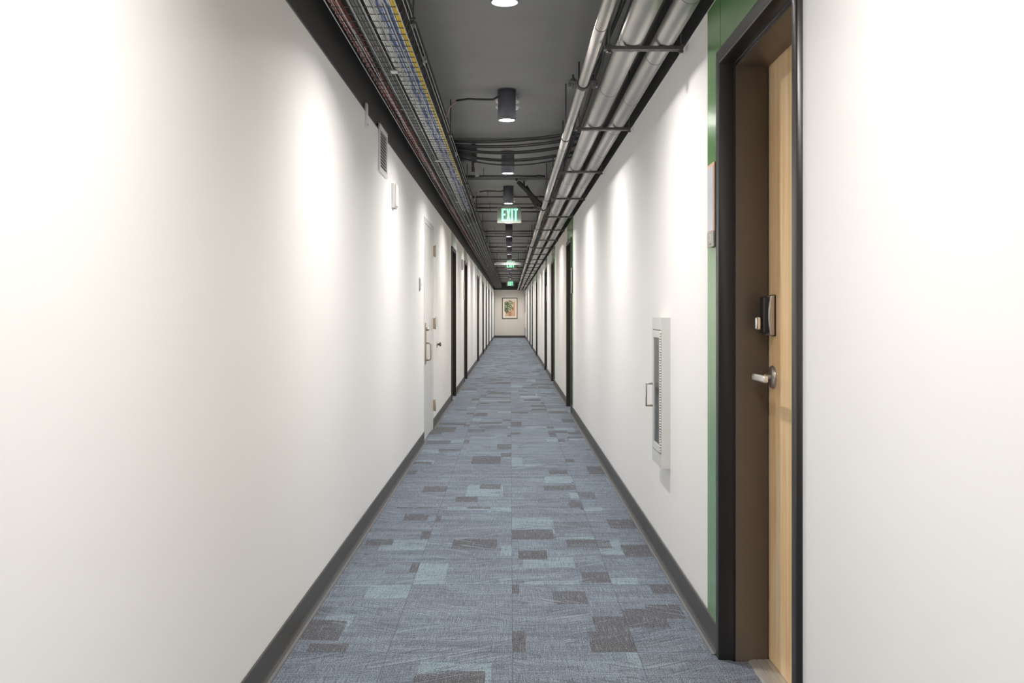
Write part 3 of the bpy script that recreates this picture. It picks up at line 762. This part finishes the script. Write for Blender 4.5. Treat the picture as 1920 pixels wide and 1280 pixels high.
# black cables drooping across the ceiling
for q, i in enumerate((0, .8, 2.3, 3.0, 4.9, 5.6, 8.0, 8.7, 10.4)):
    y0 = 8.7+i*.036; y1 = 8.35+i*.075; zl = 2.735-.0075*i; zr = 2.772-.0068*i; sag = .012+.0065*i
    pts = []
    for k in range(17):
        t = k/16; x = -.49+t*1.21
        pts.append((x, y0+(y1-y0)*t+.10*math.sin(t*3.1), zl+(zr-zl)*t-sag*math.sin(PI*t**.85)))
    o = MB().tube(pts, (.006, .008, .007)[q % 3], 7).build('black_cable', M['cblack'])
    tag(o, 'black cable drooping across the ceiling behind the second downlight, %s counting away from it' % ORD[q], 'cable', 'black cables drooping across the ceiling')
for i, (x, z, r_) in enumerate(((.462, 2.585, .010), (.50, 2.61, .012), (.55, 2.60, .014), (.62, 2.59, .012))):
    pts = []; y = NEAR+.2
    while y < FAR-.3: pts.append((x+.008*math.sin(y*1.7+i*2), y, z+.016*math.sin(y*1.1+i)+.014*abs(math.sin(y*.83+i)))); y += .3
    tag(MB().tube(pts, r_, 7).build('black_cable', M['cblack']), 'black cable strung above the insulated pipes, %s counting from the slim pipe' % ORD[i], 'cable', 'black cables above the insulated pipes')
# loop hanging near the first clamp
tag(MB().tube([(.455, 5.14, 2.46), (.458, 5.0, 2.475), (.452, 4.8, 2.52), (.446, 4.5, 2.60), (.444, 4.2, 2.68), (.445, 3.9, 2.785)], .0055, 8).build('black_cable', M['cblack']), 'thin black cable looping up from the first clamp between pipes', 'cable')
# lamp feed cables
for i, (y, x0) in enumerate(((7.05, -.40), (12.35, -.40))):
    pts = [(-.455, y+.1, 2.64), (-.43, y+.06, 2.70), (-.38, y+.02, 2.738), (-.30, y, 2.745), (-.2, y, 2.742), (-.12, y-.03, 2.735), (-.085, y-.12, 2.735)]
    r = empty('lamp_cable', (0, 0, 0)); tag(r, 'black feed cable from the tray to the %s downlight' % ('second' if i == 0 else 'fourth'), 'cable')
    MB().tube(pts[2:], .008, 8).build('black_sheath', M['cblack'], r)
    MB().tube(pts[:3], .0055, 8).build('pink_tail', mat('pink_sheath', srgb(196,160,156)), r)
# junction box and bracket on the ceiling by the tray
k = empty('junction_box', (-.405, 9.45, 2.66)); tag(k, 'black junction box fixed to the ceiling beside the cable tray', 'junction box')
MB().box((-.09, -.1, 0), (.09, .1, CZ-2.66)).build('box_body', M['steel'], k, bevel=.004)
MB().box((-.085, -.104, .005), (.085, -.1, .125)).build('cover_plate', M['steel'], k, bevel=.003)
k = empty('ceiling_bracket', (-.335, 9.1, 2.52)); tag(k, 'grey vertical channel bracket dropping from the ceiling beside the junction box', 'bracket')
MB().box((-.018, -.018, .0), (-.014, .018, CZ-2.52)).box((-.014, -.018, .0), (.018, -.014, CZ-2.52)).box((.014, -.014, .0), (.018, .018, CZ-2.52)).build('channel', M['strut'], k)
MB().box((-.06, -.03, .13), (-.018, .03, .16)).build('clip', M['steel'], k)
MB().box((.0, -.016, -.045), (.03, .016, .075), Matrix.Rotation(-.12, 3, 'Y'), (.014, -.03, 0)).build('steel_tag', M['plate'], k)

# ------------------------------------------------------------------ cable tray
TX0, TX1, TZ = -.760, -.455, 2.50
r = empty('cable_tray', (0, 0, TZ)); tag(r, 'long zinc wire basket tray carrying cables beside the black wall band', 'cable tray')
rad = .0024; HT = .10
b = MB(); y = NEAR+.1; ys = []
while y < FAR-.3: ys.append(y); y += .1016
for y in ys:
    for pts in ([(TX0, y, HT), (TX0, y, 0), (TX1, y, 0), (TX1, y, HT)],):
        pts = [(TX0, y, HT), (TX0, y, .02), (TX0+.012, y, 0), (TX1-.012, y, 0), (TX1, y, .02), (TX1, y, HT)]
        b.tube(pts, rad, 5)
b.build('cross_wire_mesh', mat('cross_wire', (.10,.10,.10), rough=.4, metal=.5), r)
lon = [(TX0+.012+k*(TX1-TX0-.024)/6, -.004) for k in range(7)] + [(TX0-.003, .05), (TX0-.003, HT), (TX1+.003, .05), (TX1+.003, HT)]
for (x, z) in lon: MB().tube([(x, NEAR+.05, z), (x, FAR-.35, z)], rad*1.1, 6).build('runner_wire', M['wire'], r)
for y in (5.2, 8.25, 11.3, 14.35, 17.4, 20.45, 26.5, 32.6):
    bb = MB()
    for x in (TX1+.004,): bb.box((x, y-.035, .03), (x+.006, y+.035, .062)); bb.lathe([(.008, 0), (.008, .012)], c=(x+.004, y, .046), axis='x', n=8)
    bb.build('splice_clip', M['wire'], r)
    MB().box((TX0+.14, y-.03, -.012), (TX0+.175, y+.03, -.005)).build('floor_clip', M['wire'], r)
def thanger():
    r = empty('tray_hanger', (0, 0, 0))
    MB().tube([(TX1+.02, 0, .02), (TX1+.02, 0, CZ-TZ)], .0045, 8).build('threaded_rod', M['steel'], r)
    MB().box((TX1+.004, -.018, .055), (TX1+.032, .018, .062)).box((TX1+.004, -.018, .03), (TX1+.007, .018, .062)).build('side_bracket', M['steel'], r)
    MB().lathe([(.011, .035), (.011, .05)], c=(TX1+.02, 0, 0), n=6, smooth=False).build('nut', M['steel'], r)
    return r
h0 = thanger()
for i in range(17):
    o = h0 if i == 0 else copy_tree(h0); o.location = (0, 4.5+2.8*i, TZ)
    tag(o, 'black threaded rod hanger holding the cable tray, %s from the near end' % ORD[i], 'tray hanger', 'rod hangers of the cable tray')

# cables
def cable(x, z, m, r_, y0, y1, wob, ph, label, group, kx=1.0):
    pts = []; y = y0
    while y <= y1:
        pts.append((x+wob*(math.sin(y*1.3*kx+ph)+.6*math.sin(y*3.1*kx+ph*2.3)), y, z)); y += .22
    o = MB().tube(pts, r_, 5).build('data_cable', m); tag(o, label, 'cable', group); return o
fx = lambda t: TX0+.01+t*(TX1-TX0-.02)
zb = TZ+.0024+.0038
YA = NEAR+.3
lay = list(range(11)); random.shuffle(lay)
for i in range(8):   # red cables, wavy, each at its own height in the tangle
    cable(fx(.04+.014*i), zb+.0062*lay[i], M['red'], .0028, YA, FAR-.6, .0055, i*1.7, 'thin red cable weaving along the wall edge of the basket tray', 'red cables in the basket tray', 1.2)
for i in range(3):
    cable(fx(.05+.03*i), zb+.0062*lay[8+i], M['cwhite'], .0024, YA, 30, .0055, i*2.1+.5, 'thin white cable tangled among the red ones in the tray', 'white cables among the red ones', 1.4)
for i in range(7):
    cable(fx((.30,.325,.355,.378,.41,.432,.465)[i]), zb, M['cgrey'], .0027, YA, 13.5+random.uniform(0, 6), .003, .3, 'grey cable in the middle bundle of the basket tray', 'grey cables in the basket tray', .6)
n = 15
for i in range(n):
    t = .56+.345*i/(n-1); white = random.random() < max(.25, .95-1.1*i/n)
    m, c = (M['cwhite'], 'white') if white else (M['cblue'], 'blue')
    cable(fx(t), zb, m, .0031, YA, 12.4+random.uniform(-.9, .9), .0022, .9, c+' data cable lying in the wide flat bundle of the basket tray', c+' data cables in the wide bundle', .6)
for i in range(n-1):
    t = .56+.345*(i+.5)/(n-1); m, c = random.choice(((M['cwhite'], 'white'), (M['cblue'], 'blue')))
    cable(fx(t), zb+.0068, m, .0031, YA, 12.2+random.uniform(-.9, .9), .0022, .9, c+' data cable lying in the wide flat bundle of the basket tray', c+' data cables in the wide bundle', .6)
for i in range(3):
    cable(fx(.930+.021*i), zb, M['cyellow'], .0029, YA, 9.6+.5*i, .0015, .9, 'bright yellow cable along the open edge of the basket tray', 'yellow cables in the basket tray', .6)
for i in range(3):
    cable(fx(.930+.021*i), zb+.0068, M['cyellow'], .0029, YA, 8.6+.5*i, .0015, .9, 'bright yellow cable along the open edge of the basket tray', 'yellow cables in the basket tray', .6)
for i in range(22):
    t = .52+.44*i/21
    cable(fx(t), zb+(i % 2)*.0075, M['cslate'] if i % 3 else M['cgrey'], .0032, 13.6+random.uniform(0, .5), FAR-.6, .002, 1.1, 'slate grey cable in the far stretch of the basket tray', 'slate cables in the far stretch of the tray', .9)
for i, (x, y) in enumerate(((.12, 5.0), (.16, 6.9), (.22, 7.4), (.30, 11.5))):
    pts = [(fx(x)-.05+.10*k/8+.03*math.sin(k*1.7), y+.05*k, TZ+.125+.02*abs(math.sin(k*1.1+i))) for k in range(9)]
    tag(MB().tube(pts, .003, 6).build('data_cable', M['red'] if i % 2 == 0 else M['cwhite']), ('red' if i % 2 == 0 else 'white')+' cable end curling across the tray floor, %s from the near end' % ORD[i], 'cable')
bpy.context.view_layer.update()
